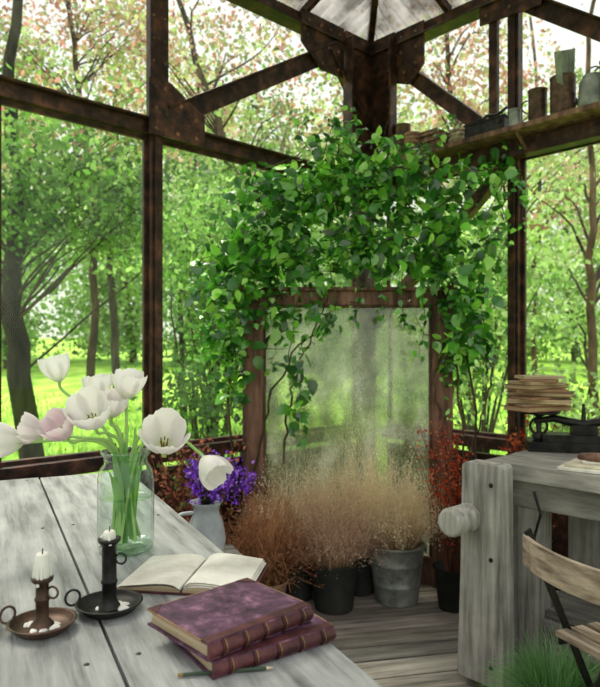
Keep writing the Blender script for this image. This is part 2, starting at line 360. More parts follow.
# ------------------------------------------------------------ table
mb=MB(); TW=(.335,.42,.415)
for i,(w) in enumerate(TW):
    x=-sum(TW[:i])-w/2; g=(1.0,.90,1.06)[i]
    mb.box((x,-1.17+(.012 if i==1 else 0),-.02),(w-.006,2.34,.04),None,0,(g,g,g))
mb.box((-.585,-.10,-.08),(1.0,.03,.08)); mb.box((-.585,-2.2,-.08),(1.0,.03,.08))
mb.box((-.08,-1.15,-.08),(.03,2.1,.08)); mb.box((-1.09,-1.15,-.08),(.03,2.1,.08))
for x in (-.1,-1.07):
    for yy in (-.12,-2.18): mb.box((x,yy,-.40),(.075,.075,.72))
for yy in (-.03,-.75,-1.6,-2.3):
    for x in (-.06,-.30,-.38,-.72,-.79,-1.1): mb.lathe([(.005,.0),(.005,.001),(0,.0015)],Matrix.Translation((x,yy,0)),8,1)
TR=math.atan2(.4415,.8972)
mb.finish('wooden_table',[TABLEW,DARKM],loc=(-.698,2.60,.76),rotz=TR,bevel=.004)
TZ=.76
# ------------------------------------------------------------ workbench
bd=np.array([.68,-.733]); th=math.atan2(bd[1],bd[0])
mb=MB()
for i,w in enumerate((.24,.20,.20)):
    yy=sum((.24,.20,.20)[:i])+w/2; mb.box((.86,yy,-.03),(1.72+(.02*i),w-.006,.06),None,0,((1.35,1.15,1.25)[i],)*3)
mb.box((.9,.05,-.10),(1.6,.05,.12),None,0,(.8,.8,.8)); mb.box((.06,.32,-.10),(.05,.56,.11),None,1,(.8,.8,.8))
for x,yy in ((.16,.08),(.16,.56),(1.55,.08),(1.55,.56)):
    mb.box((x,yy,-.44),(.11,.10,.76),None,1,(.85,.85,.85))
mb.box((.85,.08,-.62),(1.3,.05,.10),None,0,(.7,.7,.7)); mb.box((.85,.56,-.62),(1.3,.05,.10),None,0,(.6,.6,.6)); mb.box((.16,.32,-.62),(.06,.42,.10),None,1,(.7,.7,.7))
for i in range(5): mb.box((.85,.12+i*.1,-.555),(1.3,.09,.025),None,0,(.7,.68,.66))
mb.prism([(.01,-.145,.012),(.150,-.145,.012),(.158,-.145,0),(.162,-.145,-.40),(.168,-.145,-.79),(-.022,-.145,-.79),(-.008,-.145,-.40),(.0,-.145,0)],(0,.085,0),1,(1.15,1.15,1.15))
Mh=Matrix.Translation((.03,-.145,-.19))@Matrix.Rotation(math.pi/2,4,'X')
mb.lathe([(.0,.135),(.040,.135),(.048,.13),(.052,.12),(.052,.055),(.044,.048),(.044,.035),(.052,.03),(.052,-.002),(0,-.002)],Mh,28,1,(1.3,1.3,1.3))
mb.tube([(.03,-.15,-.19),(.03,.2,-.19)],.028,12,1)
mb.box((.08,-.02,-.66),(.05,.24,.045),None,0,(.8,.8,.8))
mb.tube([(.21,-.0,-.09),(.25,-.03,-.16),(.21,-.0,-.26)],.006,6,2)
for z_ in (-.06,-.33,-.72): mb.lathe([(.009,.0),(.009,.004),(0,.006)],Matrix.Translation((.12,-.145,z_))@Matrix.Rotation(math.pi/2,4,'X'),8,2)
wb=mb.finish('carpenters_workbench',[BENCHW,BENCHV,DARKM],loc=(.715,2.50,.82),rotz=th,bevel=.004)
def BW(x,y,z=0): return np.array([.715+x*bd[0]-y*bd[1],2.50+x*bd[1]+y*bd[0],.82+z])
# ------------------------------------------------------------ balance scale
sc=np.array([1.16,2.74]); 
mb=MB()
mb.box((.05,0,.02),(.46,.17,.04)); mb.box((.05,0,.055),(.34,.12,.03)); mb.box((.05,0,.085),(.10,.07,.05))
mb.tube([(-.15,0,.12),(-.07,0,.135),(.05,0,.11),(.17,0,.135),(.25,0,.12)],[.012,.016,.02,.016,.012],8)
mb.tube([(.05,0,.1),(.05,0,.2)],[.012,.006],8)
for x in (-.13,.23):
    mb.lathe([(.022,.04),(.03,.06),(.012,.075),(.012,.14),(.03,.15),(.085,.155),(.09,.165),(.0,.166)],T(x,0,0),24)
    mb.torus((x,0,.10),.035,.006,(1,0,0),(0,0,1))
mb.lathe([(.0,.166),(.06,.168),(.105,.185),(.108,.188),(.1,.187),(.06,.172),(0,.17)],T(.23,0,0),28,1)
for i,x in enumerate((.19,.24,.27)): mb.lathe([(0,.17),(.018,.17),(.018,.2),(.008,.205),(.01,.215),(0,.217)],T(x,(-.02,.03,-.01)[i],0),14,1)
mb.finish('balance_scale',[DARKM,GOLD],loc=(sc[0],sc[1],.821),rotz=-.25)
mb=MB(); z=.0; px_,py_=sc[0]-.13*math.cos(.25),sc[1]+.13*math.sin(.25)
for i in range(9):
    h=random.uniform(.010,.020); a=random.uniform(-.6,.6); R=np.array([[math.cos(a),-math.sin(a),0],[math.sin(a),math.cos(a),0],[0,0,1]])
    wx=random.uniform(.20,.27)*(1 if i<7 else .75); wy=random.uniform(.14,.18)
    ox,oy=random.uniform(-.012,.012),random.uniform(-.01,.01)
    cc=[(.5,.22,.15),(.25,.13,.09),(.8,.62,.45),(.35,.14,.10),(.16,.10,.07)][i%5]
    mb.box((ox,oy,z+.0015),(wx,wy,.003),R,0,cc); mb.box((ox,oy,z+h/2),(wx-.010,wy-.010,h-.006),R,1,(1,.93,.8)); mb.box((ox,oy,z+h-.0015),(wx,wy,.003),R,0,cc); z+=h
mb.box((.0,0,z+.006),(.17,.12,.012),None,1,(1.1,1.1,1.05))
mb.finish('old_book_stack',[PAPER,PAGES],loc=(px_,py_,.99))
c_=BW(.40,.10); mb=MB()
mb.box((0,0,.006),(.24,.15,.012),None,0); mb.box((.01,.01,.018),(.22,.14,.01),None,0,(.85,.8,.7))
mb.finish('paper_stack',[PAPER],loc=(c_[0],c_[1],.821),rotz=th+.15,bevel=.002)
mb=MB(); mb.lathe([(0,-.07),(.018,-.065),(.028,-.03),(.03,.02),(.022,.06),(0,.07)],Matrix.Scale(.6,4,(0,0,1))@Matrix.Rotation(math.pi/2,4,'Y'),16,0)
mb.box((0,0,-.016),(.10,.035,.012),None,1)
mb.finish('wooden_brush',[REDW,PAPER],loc=(c_[0],c_[1],.867),rotz=th+.3)

# ------------------------------------------------------------ leaning framed window
mb=MB(); XL,XR,YM=-.305,.812,3.42
mb.box((XL+.055,YM,.79),(.11,.055,1.50),None,0); mb.box((XR-.055,YM,.79),(.11,.055,1.50),None,0)
mb.box(((XL+XR)/2,YM,1.525),(XR-XL,.06,.075),None,0); mb.box(((XL+XR)/2,YM-.01,1.573),(XR-XL+.04,.09,.02),None,0)
mb.box(((XL+XR)/2,YM,.08),(XR-XL-.2,.05,.14),None,0)
for x in (XL+.115,XR-.115): mb.box((x,YM,.82),(.014,.04,1.35),None,0,(.6,.6,.6))
mb.box(((XL+XR)/2,YM,1.483),(XR-XL-.22,.04,.014),None,0,(.6,.6,.6))
mb.add([(XL+.1,YM+.005,.14),(XR-.1,YM+.005,.14),(XR-.1,YM+.005,1.49),(XL+.1,YM+.005,1.49)],[[0,1,2,3]],1)
for x in (XL+.06,XR-.06): mb.box((x,YM,.02),(.11,.12,.04),None,0)
mb.finish('misty_framed_window',[REDW,MISTY],bevel=.004)

# ------------------------------------------------------------ vine
mb=MB(); VPAL=[(.05,.20,.02),(.11,.38,.03),(.19,.53,.05),(.022,.10,.012),(.34,.66,.10),(.06,.25,.03),(.03,.13,.02)]
blobs=[(300,190,48,30,190),(350,165,42,32,180),(400,150,34,18,60),(405,180,50,32,220),(430,225,48,40,260),(350,215,60,42,340),(280,235,50,42,290),(245,280,36,44,250),(230,335,28,42,200),(300,268,42,22,150),(445,268,34,38,210),(463,312,30,38,190),(458,352,24,30,110),(372,250,50,20,230),(318,318,22,22,46),(298,385,13,55,64),(505,165,18,32,60),(470,172,34,18,80),(280,315,18,26,60),(255,240,44,38,190),(335,138,22,20,44),(210,280,22,34,80),(330,180,60,30,180),(485,255,22,46,80),(236,378,15,24,36),(520,140,12,14,16),(265,190,30,28,80),(475,335,16,26,40),(215,340,16,30,44)]
for (bx,by,rx,ry,n) in blobs:
    Yc=3.36; e=randdir(n)*rng.uniform(.1,1.22,(n,1))**.65
    px=bx+e[:,0]*rx; py=by+e[:,1]*ry; Y=Yc+e[:,2]*.15+np.where(py<170,.12,0)
    pos=np.stack([(px-300)/640*Y,Y,1.25+(350-py)/640*Y],1)
    d=randdir(n)*.8+np.array([0,-.3,-.40]); nn=np.array([0,-.6,.8])+randdir(n)*.85
    mb.scatter(OV_V,OV_F,pos,frames(d,nn),.028+.062*rng.uniform(0,1,n)**1.2,cols(VPAL,n,.35),0,True)
# loose hanging strands in front of and beside the framed window
for s_ in [[(330,265),(334,300),(326,335)],[(352,268),(358,300),(352,322)],[(378,262),(384,296),(382,318)],[(404,262),(402,300),(410,336)],[(420,275),(424,320),(418,360)],[(300,290),(290,350),(300,410),(292,448)],[(268,285),(276,330),(270,372)],[(238,340),(230,380),(238,418)],[(212,300),(202,340),(208,378)],[(478,300),(488,345),(480,385)],[(452,340),(446,380),(452,420)],[(495,190),(508,225),(502,262)],[(512,170),(524,200),(520,232)],[(310,150),(300,130),(312,112)],[(350,140),(356,122),(348,108)],[(430,155),(440,135),(452,120)],[(225,250),(200,262),(192,290)]]:
    pp,rr=spath([P(a,b,3.33-.02*i) for i,(a,b) in enumerate(s_)],.003,.0012,16,.006); mb.tube(pp,rr,5,1,(1.4,1.5,.7),False)
    n=26; k=rng.integers(0,16,n); pos=pp[k]+rng.normal(size=(n,3))*.012
    d=randdir(n)*.9+np.array([0,-.3,-.5]); nn=np.array([0,-.7,.6])+randdir(n)*.6
    mb.scatter(OV_V,OV_F,pos,frames(d,nn),rng.uniform(.025,.060,n)*(1-.35*k/16),cols(VPAL,n,.3),0,True)
stems=[[(470,590),(478,440),(455,300),(410,210),(340,180),(280,230),(235,320)],[(240,560),(232,400),(240,280),(300,210),(380,170),(440,180)],[(465,590),(462,420),(430,260),(380,240),(300,260)],[(440,420),(435,370),(460,320),(440,270)],[(505,200),(495,170),(440,175)],[(282,470),(290,400),(310,340),(330,290)],[(482,560),(470,470),(490,380),(470,320)],[(250,500),(262,430),(285,370),(325,320),(360,300)]]
for s_ in stems:
    pts=[P(a,b,3.38 if b<540 else 3.30) for a,b in s_]
    pts=[np.array([p[0],p[1],max(p[2],.015)]) for p in pts]
    pp,rr=spath(pts,.007,.003); mb.tube(pp,rr,6,1,(1.5,1.2,.9))
for i in range(80):
    bx,by,rx,ry,n=blobs[rng.integers(0,14)]
    a=P(bx+rng.uniform(-rx,rx),by+rng.uniform(-ry,ry),3.36); b=a+randdir(1)[0]*.2*np.array([1,.4,1])
    pp,rr=spath([a,(a+b)/2+rng.normal(size=3)*.02,b],.003,.0015,8,.003); mb.tube(pp,rr,5,1,(1.5,1.4,.8),False)
mb.finish('climbing_vine',[LEAFV,BARK])

# ------------------------------------------------------------ pots + dry plants
def blades(mb,c,n,spread,hmin,hmax,colpal,w=.0014,mat=0,seed=True,r0=.05,seedsize=.008,jit=.022,tipc=None,droop=.28):
    for i in range(n):
        a=rng.uniform(0,2*math.pi); q=rng.uniform(0,1)**.6
        h=rng.uniform(hmin,hmax)*(1.0 if rng.uniform()<.85 else 1.22); out=spread*q; rr=r0*math.sqrt(rng.uniform(0,1)); 
        b=np.array([c[0]+rr*math.cos(a),c[1]+rr*math.sin(a),c[2]])
        ez=h*math.sqrt(max(.1,1-(q*.75)**2)); ex=np.array([math.cos(a)*out,math.sin(a)*out,0])
        k=6; t=np.linspace(0,1,k)[:,None]
        p=b+ex*t**1.35+np.array([0,0,1])*ez*(t-droop*q*t**3)+rng.normal(size=(k,3))*jit*t
        s_=np.array([-math.sin(a+rng.uniform(-1,1)),math.cos(a),0])*w
        ww=(1-.7*t)
        G=np.stack([p-s_*ww,p+s_*ww],1); cc=cols(colpal,1)[0]
        tc_=(np.array(tipc)*rng.uniform(.75,1.2)) if tipc is not None else cc*1.3
        CC=cc[None,None,:]*(1-t[:,:,None])+tc_[None,None,:]*t[:,:,None]; CC=np.repeat(CC,2,axis=1)
        mb.grid(G,mat,np.clip(CC,0,1),False)
        if seed:
            m=rng.integers(6,12); tt=rng.uniform(.4,1.,m)[:,None]; 
            pos=b+ex*tt**1.35+np.array([0,0,1])*ez*(tt-droop*q*tt**3)+rng.normal(size=(m,3))*.024
            mb.scatter(DIA_V,DIA_F,pos,frames(randdir(m),randdir(m)),rng.uniform(.5,1.3,m)*seedsize,np.clip(np.tile(tc_,(m,1))*rng.uniform(.8,1.2,(m,1)),0,1),mat)
TAN=[(.46,.32,.17),(.64,.48,.28),(.36,.22,.13),(.70,.55,.36),(.44,.28,.18)]
def potted(name,c,r_top,r_bot,h,mat,pal,n,spread,hmin,hmax,bands=True,**kw):
    mb=MB()
    prof=[(0,.0),(r_bot,0),(r_bot+.003,.01)]
    prof+=[(r_bot+(r_top-r_bot)*q,h*q) for q in (.3,.32,.34,.66,.68,.7,.96)] if bands else [(r_bot+(r_top-r_bot)*q,h*q) for q in (.5,.85,.86,)]
    if bands: 
        prof=[(r+(.004 if abs(z/h-.32)<.005 or abs(z/h-.68)<.005 else 0),z) for r,z in prof]
    prof+=[(r_top+.008,h*.97),(r_top+.008,h),(r_top-.004,h),(r_top-.01,h-.03),(0,h-.035)]
    mb.lathe(prof,T(0,0,0),36,0)
    mb.lathe([(r_top-.012,h-.03),(r_top*.5,h-.018),(0,h-.015)],T(0,0,0),20,2,(.06,.04,.03))
    if bands: 
        for s_ in (-1,1): mb.torus((s_*(r_top+.006),0,h-.035),.018,.004,(0,1,0),(0,0,1),0)
    blades(mb,(0,0,h-.03),n,spread,hmin,hmax,pal,mat=1,r0=r_top*.7,**kw)
    return mb.finish(name,[mat,DRY,PLAIN],loc=c)
TIP=(.95,.80,.56)
potted('galvanised_bucket_dry_grass',(.482,3.2,.001),.14,.105,.29,ZINC,TAN,1100,.25,.18,.50,tipc=TIP)
potted('plastic_pot_dry_heather',(.165,3.1,.001),.115,.09,.23,PLAST,TAN+[(.34,.19,.15)],1050,.26,.16,.48,bands=False,tipc=(.72,.50,.38))
potted('plastic_pot_dry_grass',(-.02,3.24,.001),.10,.08,.2,PLAST,TAN,900,.26,.25,.60,bands=False,tipc=TIP)
potted('plastic_pot_dry_grass.001',(.31,3.31,.001),.085,.07,.2,PLAST,TAN,1050,.32,.38,.70,bands=False,tipc=(.96,.84,.60))
potted('terracotta_pot_brown_fern',(-.15,2.98,.001),.09,.07,.18,TERRA,[(.16,.08,.04),(.28,.15,.08),(.15,.12,.05),(.36,.22,.12)],800,.24,.2,.56,bands=False,w=.003,tipc=(.40,.19,.10),droop=.55)
RED=[(.60,.07,.03),(.42,.05,.02),(.70,.20,.08),(.34,.12,.06)]
def sprig(name,c,n,spread,h,pal,mat_pot,leafs=14,ls=.022,ptop=.09,ph=.2,up=.35):
    mb=MB(); mb.lathe([(0,0),(ptop*.75,0),(ptop,ph),(ptop+.006,ph),(ptop-.004,ph),(ptop-.01,ph-.03),(0,ph-.03)],T(0,0,0),28,0)
    for i in range(n):
        a=rng.uniform(0,2*math.pi); o=spread*rng.uniform(.1,1); hh=h*rng.uniform(.6,1)
        p0=np.array([.03*math.cos(a),.03*math.sin(a),ph-.03]); p2=np.array([o*math.cos(a),o*math.sin(a),hh]); p1=(p0+p2)/2+np.array([0,0,.08])+rng.normal(size=3)*.02
        pp,rr=spath([p0,p1,p2],.003,.0012,9,.004); mb.tube(pp,rr,5,1,(2.5,1.2,.9),False)
        tt=rng.uniform(up,1,leafs); pos=np.array([pp[int(q*8)] for q in tt])+rng.normal(size=(leafs,3))*.018
        mb.scatter(DIA_V,DIA_F,pos,frames(randdir(leafs),randdir(leafs)),rng.uniform(.7,1.3,leafs)*ls,cols(pal,leafs),2)
    return mb.finish(name,[mat_pot,BARK,DRY],loc=c)
sprig('red_berry_shrub',(.74,3.10,.001),56,.20,.92,RED,PLAST,26,.018)
sprig('red_berry_shrub.001',(1.10,3.06,.001),46,.19,.97,RED,PLAST,24,.02)
sprig('dried_russet_shrub',(-.50,2.99,.001),66,.24,.90,[(.36,.11,.08),(.52,.17,.11),(.28,.14,.08),(.16,.20,.07)],TERRA,22,.024)
mb=MB()
for z_ in (.03,.13,.23,.31):
    for s_ in (-1,1):
        mb.box((0,s_*.14,z_+.02),(.30,.014,.07)); mb.box((s_*.145,0,z_+.02),(.014,.27,.07))
for i in range(4): mb.box((0,-.105+i*.07,.368),(.31,.062,.014))
for a in(-1,1):
    for b in(-1,1): mb.box((a*.13,b*.125,.18),(.025,.025,.36))
mb.finish('wooden_crate',[BENCHW],loc=(-.40,2.70,.001),rotz=.4,bevel=.002)
mb=MB(); mb.lathe([(0,0),(.062,0),(.075,.02),(.082,.08),(.07,.15),(.052,.19),(.055,.215),(.07,.235),(.066,.235),(.05,.213),(.048,.19),(.066,.15),(.07,.02),(0,.01)],T(0,0,0),32)
mb.torus((-.085,0,.13),.06,.008,(0,0,1),(-1,0,0),0,16,0.0,math.pi); mb.tube([(-.07,0,.07),(-.085,0,.07)],.008,8); mb.tube([(-.055,0,.19),(-.085,0,.19)],.008,8)
PC=[(.16,.03,.48),(.26,.07,.66),(.10,.02,.32),(.38,.18,.75)]
for i in range(80):
    a=rng.uniform(0,6.28); o=.15*rng.uniform(.1,1); h=rng.uniform(.25,.39)
    p0=np.array([0,0,.12]); p2=np.array([.06+o*math.cos(a),o*math.sin(a)*.8,h]); pp,rr=spath([p0,np.array([o*.15*math.cos(a),o*.15*math.sin(a),.235]),p2],.002,.001,8,.002)
    mb.tube(pp,rr,4,2,(1,1,1),False,True); m=13
    pos=p2+rng.normal(size=(m,3))*np.array([.012,.012,.024]); mb.scatter(OV_V,OV_F,pos,frames(randdir(m),randdir(m)),rng.uniform(.011,.020,m),cols(PC,m),1)
mb.finish('enamel_pitcher_purple_flowers',[ENAMEL,PETAL,BARK],loc=(-.395,2.70,.377),rotz=.3)
mb=MB(); mb.lathe([(0,0),(.06,0),(.075,.12),(.083,.12),(.083,.145),(.073,.145),(.068,.125),(0,.12)],T(0,0,0),30,0)
blades(mb,(0,0,.125),1400,.19,.12,.29,[(.05,.15,.03),(.08,.23,.05),(.03,.09,.02),(.12,.28,.09)],w=.0018,mat=1,seed=False,r0=.06,jit=.006,tipc=(.14,.32,.10),droop=.5)
mb.finish('potted_green_grass',[TERRA,LEAFV],loc=(.78,1.95,.001))

# ------------------------------------------------------------ chair
mb=MB(); ca=math.atan2(.38,.925); w=.40
yy=np.linspace(-w/2-.01,w/2+.01,13)
def slat(z0,z1,xo,curve,mat=0,th=.014):
    a=yy; xa=xo-curve*(1-(a/(w/2))**2); n=len(a)
    V=np.concatenate([np.stack([xa,a,np.full(n,z0)],1),np.stack([xa,a,np.full(n,z1)],1),np.stack([xa+th,a,np.full(n,z0)],1),np.stack([xa+th,a,np.full(n,z1)],1)])
    F=[]
    for i in range(n-1): F+=[[i,i+1,n+i+1,n+i],[2*n+i+1,2*n+i,3*n+i,3*n+i+1],[n+i,n+i+1,3*n+i+1,3*n+i],[i,2*n+i,2*n+i+1,i+1]]
    F+=[[0,n,3*n,2*n],[n-1,3*n-1,4*n-1,2*n-1]]
    mb.add(V,F,mat)
slat(.665,.745,-.012,.045)
for s_ in (-1,1):
    y_=s_*w/2
    mb.beam((-.0,y_,.76),(.36,y_,.01),.008,.022,(0,1,0),1)
    mb.beam((.36,y_*.9,.45),(-.02,y_*.9,.01),.008,.022,(0,1,0),1)
    mb.beam((.10,y_*.94,.445),(.47,y_*.94,.445),.008,.022,(0,1,0),1)
for z_,x_ in ((.03,.35),(.03,0)): mb.tube([(x_,-w/2,z_),(x_,w/2,z_)],.006,8,1)
mb.tube([(.19,-w/2,.245),(.19,w/2,.245)],.006,8,1)
for i in range(7): mb.box((.115+i*.057,0,.464),(.042,w*.98,.016),None,0,(random.uniform(.8,1.1),)*3)
mb.finish('folding_garden_chair',[CHAIRW,DARKM],loc=(.62+.5*.152,1.745-.5*.37,0),rotz=ca,bevel=.002)

# ------------------------------------------------------------ table-top objects
VX,VY=-.427,1.57
mb=MB()
outer=[(0,.002),(.055,.0),(.066,.008),(.068,.03),(.068,.17),(.064,.195),(.052,.212),(.050,.225),(.058,.234),(.060,.243),(.056,.243)]
mb.lathe(outer,T(0,0,0),40,0); mb.torus((0,0,.240),.058,.0032,(1,0,0),(0,1,0),0,40); mb.torus((0,0,.222),.051,.002,(1,0,0),(0,1,0),0,40); mb.lathe([(.0,.010),(.05,.012),(.064,.018)],T(0,0,0),36,0); mb.torus((0,0,.008),.062,.004,(1,0,0),(0,1,0),0,40)
mb.lathe([(0,.13),(.0655,.13),(.0665,.133)],T(0,0,0),36,1)
def tulip(mb,p,d,s,op,tint):
    d=np.array(d,float); d/=np.linalg.norm(d); x=np.cross(d,[.3,.9,.1]); x/=np.linalg.norm(x); y=np.cross(d,x); R=np.stack([x,y,d],-1)
    for k in range(6):
        ang=k*math.pi/3+rng.uniform(-.1,.1); outr=1.0 if k%2 else .88; o2=max(0,op+rng.uniform(-.08,.12))
        nu,nv=9,11; G=np.zeros((nv,nu,3)); Cc=np.zeros((nv,nu,3))
        for i in range(nv):
            v=i/(nv-1); r=s*outr*(.05+.50*math.sin(v*math.pi*.70)**.75+o2*.5*v**3)
            a=.74*math.sqrt(max(0,1-((v-.56)/.575)**2))
            for j in range(nu):
                u=(j/(nu-1)-.5)*2; th_=ang+u*a
                rr=r*(1-.05*u*u); hh=s*(1.12*v*(1-.15*o2))-s*.05*u*u*v+s*.03*math.sin(u*9+k*2)*v*v
                G[i,j]=(rr*math.cos(th_),rr*math.sin(th_),hh)
                w_=np.array([.88,.86,.84])*(1-.09*abs(math.sin(u*12))); f=max(0,1-v*2.4); cc=w_*(1-f)+np.array([.60,.70,.42])*f
                st=min(1,tint*(1-.6*abs(u))*max(0,1.2-abs(v-.5)*1.2)); cc=cc*(1-st)+np.array([.66,.30,.48])*st
                Cc[i,j]=cc
        G=G.reshape(-1,3)@R.T+np.array(p); mb.grid(G.reshape(nv,nu,3),2,Cc,True)
    for k in range(6):
        a=k*math.pi/3; q=np.array([[.05*math.cos(a),.05*math.sin(a),.1],[.12*math.cos(a),.12*math.sin(a),.5]])*s
        q=q@R.T+np.array(p); mb.tube(q,.0016,5,3,(.3,.2,.06))
    mb.tube([np.array(p),np.array(p)+d*s*.45],[.004,.003],6,3,(.5,.6,.15))
fl_=[((60,383),1.62,(-.25,-.1,1),.056,.28,.0),((127,400),1.60,(.15,-.2,1),.058,.34,.05),((100,402),1.68,(-.1,-.1,1),.056,.28,.0),((96,428),1.50,(-.05,-.62,.70),.070,.42,.08),((68,438),1.50,(-.25,-.6,.6),.056,.25,.55),((46,436),1.60,(-.85,-.35,.35),.056,.25,.3),((25,442),1.57,(-1,-.35,.1),.062,.25,.10),((164,451),1.50,(.15,-.65,.70),.070,.5,.14),((203,458),1.56,(.45,-.45,-.4),.058,.3,.08),((112,418),1.60,(.2,-.3,.9),.052,.3,.15)]
for i,((x,y),Yd,d,s_,op,tint) in enumerate(fl_):
    p=P(x,y,Yd)-np.array([VX,VY,TZ]); dn=np.array(d,float)/np.linalg.norm(d)
    a=rng.uniform(0,6.28); p0=np.array([.035*math.cos(a),.035*math.sin(a),.025])
    neck=np.array([p[0]*.16-.0,p[1]*.12,.24]); neck[:2]=np.clip(neck[:2],-.035,.035)
    if i in (7,8): mid=neck*.45+p*.55+np.array([0,0,.045])
    else: mid=neck*.5+p*.5+np.array([0,0,.015])
    pp,rr=spath([p0,neck,mid,p-dn*.02,p+dn*.004],.0042,.0036,26,.0); mb.tube(pp,rr,8,3,(.36,.56,.18))
    tulip(mb,p,d,s_*1.15,op,tint)
for i in range(9):
    a=rng.uniform(0,6.28); L_=rng.uniform(.18,.28); lean_=rng.uniform(.02,.08) if i<4 else rng.uniform(.0,.03); k=9; G=[]
    for v in np.linspace(0,1,k):
        c_=np.array([.02*math.cos(a)+lean_*math.cos(a)*v**2.5,.02*math.sin(a)+lean_*math.sin(a)*v**2.5,.02+L_*v]); ww=.014*math.sin(math.pi*min(.98,v*.85+.12))
        s2=np.array([-math.sin(a),math.cos(a),0])*ww; G.append([c_-s2,c_+np.array([math.cos(a),math.sin(a),0])*(-.004),c_+s2])
    mb.grid(G,4,cols([(.20,.46,.12),(.3,.56,.16)],1)[0])
mb.finish('glass_vase_white_tulips',[VASEG,WATER,PETAL,PLAIN,LEAF],loc=(VX,VY,TZ+.001))
def candlestick(name,loc,metal,pr,colh,candle_h,rot,cr=.013,col_r=.014,tilt=0):
    mb=MB()
    mb.lathe([(0,.0),(pr*.75,0),(pr*.82,.004),(pr*.95,.012),(pr,.014),(pr+.002,.016),(pr-.003,.017),(pr*.93,.014),(pr*.78,.006),(0,.005)],T(0,0,0),40,0)
    mb.lathe([(.022,.006),(.018,.012),(col_r,.02),(col_r,.05),(col_r+.002,.052),(col_r+.002,.056),(col_r,.058),(col_r,colh-.012),(col_r+.007,colh-.006),(col_r+.008,colh),(col_r,colh),(col_r-.002,colh-.01),(0,colh-.01)],T(0,0,0),24,0)
    mb.lathe([(cr,colh-.01),(cr+.001,colh+.3*candle_h),(cr-.001,colh+candle_h*.9),(cr*.7,colh+candle_h),(0,colh+candle_h-.004)],T(0,0,0),20,1,(1,1,1),True,.06)
    mb.tube([(0,0,colh+candle_h-.004),(.001,0,colh+candle_h+.008)],.0012,5,2,(.05,.05,.05))
    for i in range(7):
        a=rng.uniform(0,6.28); z0=colh+candle_h*.5; z1=colh-rng.uniform(.0,.015)
        mb.tube([(cr*math.cos(a),cr*math.sin(a),z0),((col_r+.004)*math.cos(a),(col_r+.004)*math.sin(a),z1)],[.002,.003],6,1)
    for i in range(7):
        a=rng.uniform(0,6.28); r=rng.uniform(.018,.03); q=rng.uniform(.006,.012); mb.lathe([(q,.0055),(q*.7,.0085),(0,.009)],T(r*math.cos(a),r*math.sin(a),0),12,1,(1,1,1),True,.2)
    mb.torus((-(pr+.012),0,.02),.014,.0024,(1,0,0),(0,.5,.866),0,24)
    mb.torus((col_r+.009,0,colh*.72),.010,.002,(1,0,0),(0,0,1),0,18)
    return mb.finish(name,[metal,WAX,PLAIN],loc=loc,rotz=rot)
candlestick('chamber_candlestick',(-.359,1.205,TZ+.001),DARKM,.060,.135,.014,-.1,.011,.0135)
candlestick('chamber_candlestick.001',(-.451,1.12,TZ+.001),RUSTM,.056,.092,.042,-.35+math.pi*.05,.0125,.011)
def book(name,loc,wx,wy,h,rot):
    mb=MB(); t=.003
    mb.box((-.002,0,t/2),(wx,wy,t),None,0); mb.box((-.002,0,h-t/2),(wx,wy,t),None,0)
    mb.box((-.003,0,h/2),(wx-.012,wy-.012,h-2*t),None,1)
    G=[]
    for y_ in np.linspace(-wy/2,wy/2,15):
        G.append([(wx/2-.004+.008*math.sin(math.pi*q),y_,h*q) for q in np.linspace(0,1,9)])
    mb.grid(G,2)
    for s_ in (-1,1): mb.add([(wx/2-.004+.008*math.sin(math.pi*q),s_*wy/2,h*q) for q in np.linspace(0,1,9)],[list(range(9))],2)
    for y_ in np.linspace(-wy*.38,wy*.38,5):
        mb.tube([(wx/2-.003+.0085*math.sin(math.pi*q),y_,h*q) for q in np.linspace(0.04,.96,7)],.0018,5,2,(.6,.5,.5))
        mb.tube([(wx/2-.0028+.0085*math.sin(math.pi*q),y_+.005,h*q) for q in np.linspace(0.04,.96,7)],.0008,4,3)
    mb.box((wx/2-.012,0,h+.0003),(.018,wy,.0012),None,2)
    for s_ in (-1,1):
        mb.prism([(-wx/2-.002,s_*wy/2,h-.0001),(-wx/2+.028,s_*wy/2,h-.0001),(-wx/2-.002,s_*(wy/2-.028),h-.0001)],(0,0,.0012),2)
    for s_ in (-1,1): mb.beam((-wx/2,s_*wy/2,h-.0012),(wx/2-.02,s_*wy/2,h-.0012),.0022,.003,(0,1,0),1,(.8,.62,.55))
    mb.beam((-wx/2-.002,-wy/2,h-.0012),(-wx/2-.002,wy/2,h-.0012),.0022,.003,(1,0,0),1,(.8,.62,.55))
    return mb.finish(name,[PURPLE,PAGES,LEATH,GOLD],loc=loc,rotz=rot)
book('purple_antique_book',(-.086,1.085,TZ+.001),.182,.225,.026,math.radians(-56))
book('purple_antique_book.001',(-.117,1.080,TZ+.029),.176,.212,.027,math.radians(-47))
mb=MB()
for s_ in (-1,1):
    for lay in range(3):
        G=[]
        for y_ in np.linspace(-.095,.095,5):
            G.append([(s_*(.002+q*(.135-.004*lay)),y_+.004*lay*s_,.004+.003*lay+.010*math.sin(math.pi*min(1,q*1.0)**.6)*(1-q*.4)+.003) for q in np.linspace(0,1,14)])
        mb.grid(G,0)
    G=[[(s_*(.002+q*.135),-.095,(0.003 if e==0 else .006+.010*math.sin(math.pi*q**.6)*(1-q*.4))) for q in np.linspace(0,1,14)] for e in (0,1)]
    mb.grid(G,1)
    mb.box((s_*.071,0,.0015),(.142,.2,.003),None,2)
mb.finish('open_book',[PAPER,PAGES,LEATH],loc=(-.225,1.375,TZ+.001),rotz=math.radians(-8))
mb=MB(); mb.tube([(0,0,0),(.125,0,0)],.0030,6,0,(.06,.09,.06)); mb.tube([(.125,0,0),(.136,0,0)],[.0030,.0006],6,0,(.75,.6,.4)); mb.tube([(-.008,0,0),(0,0,0)],.0030,6,0,(.3,.2,.06))
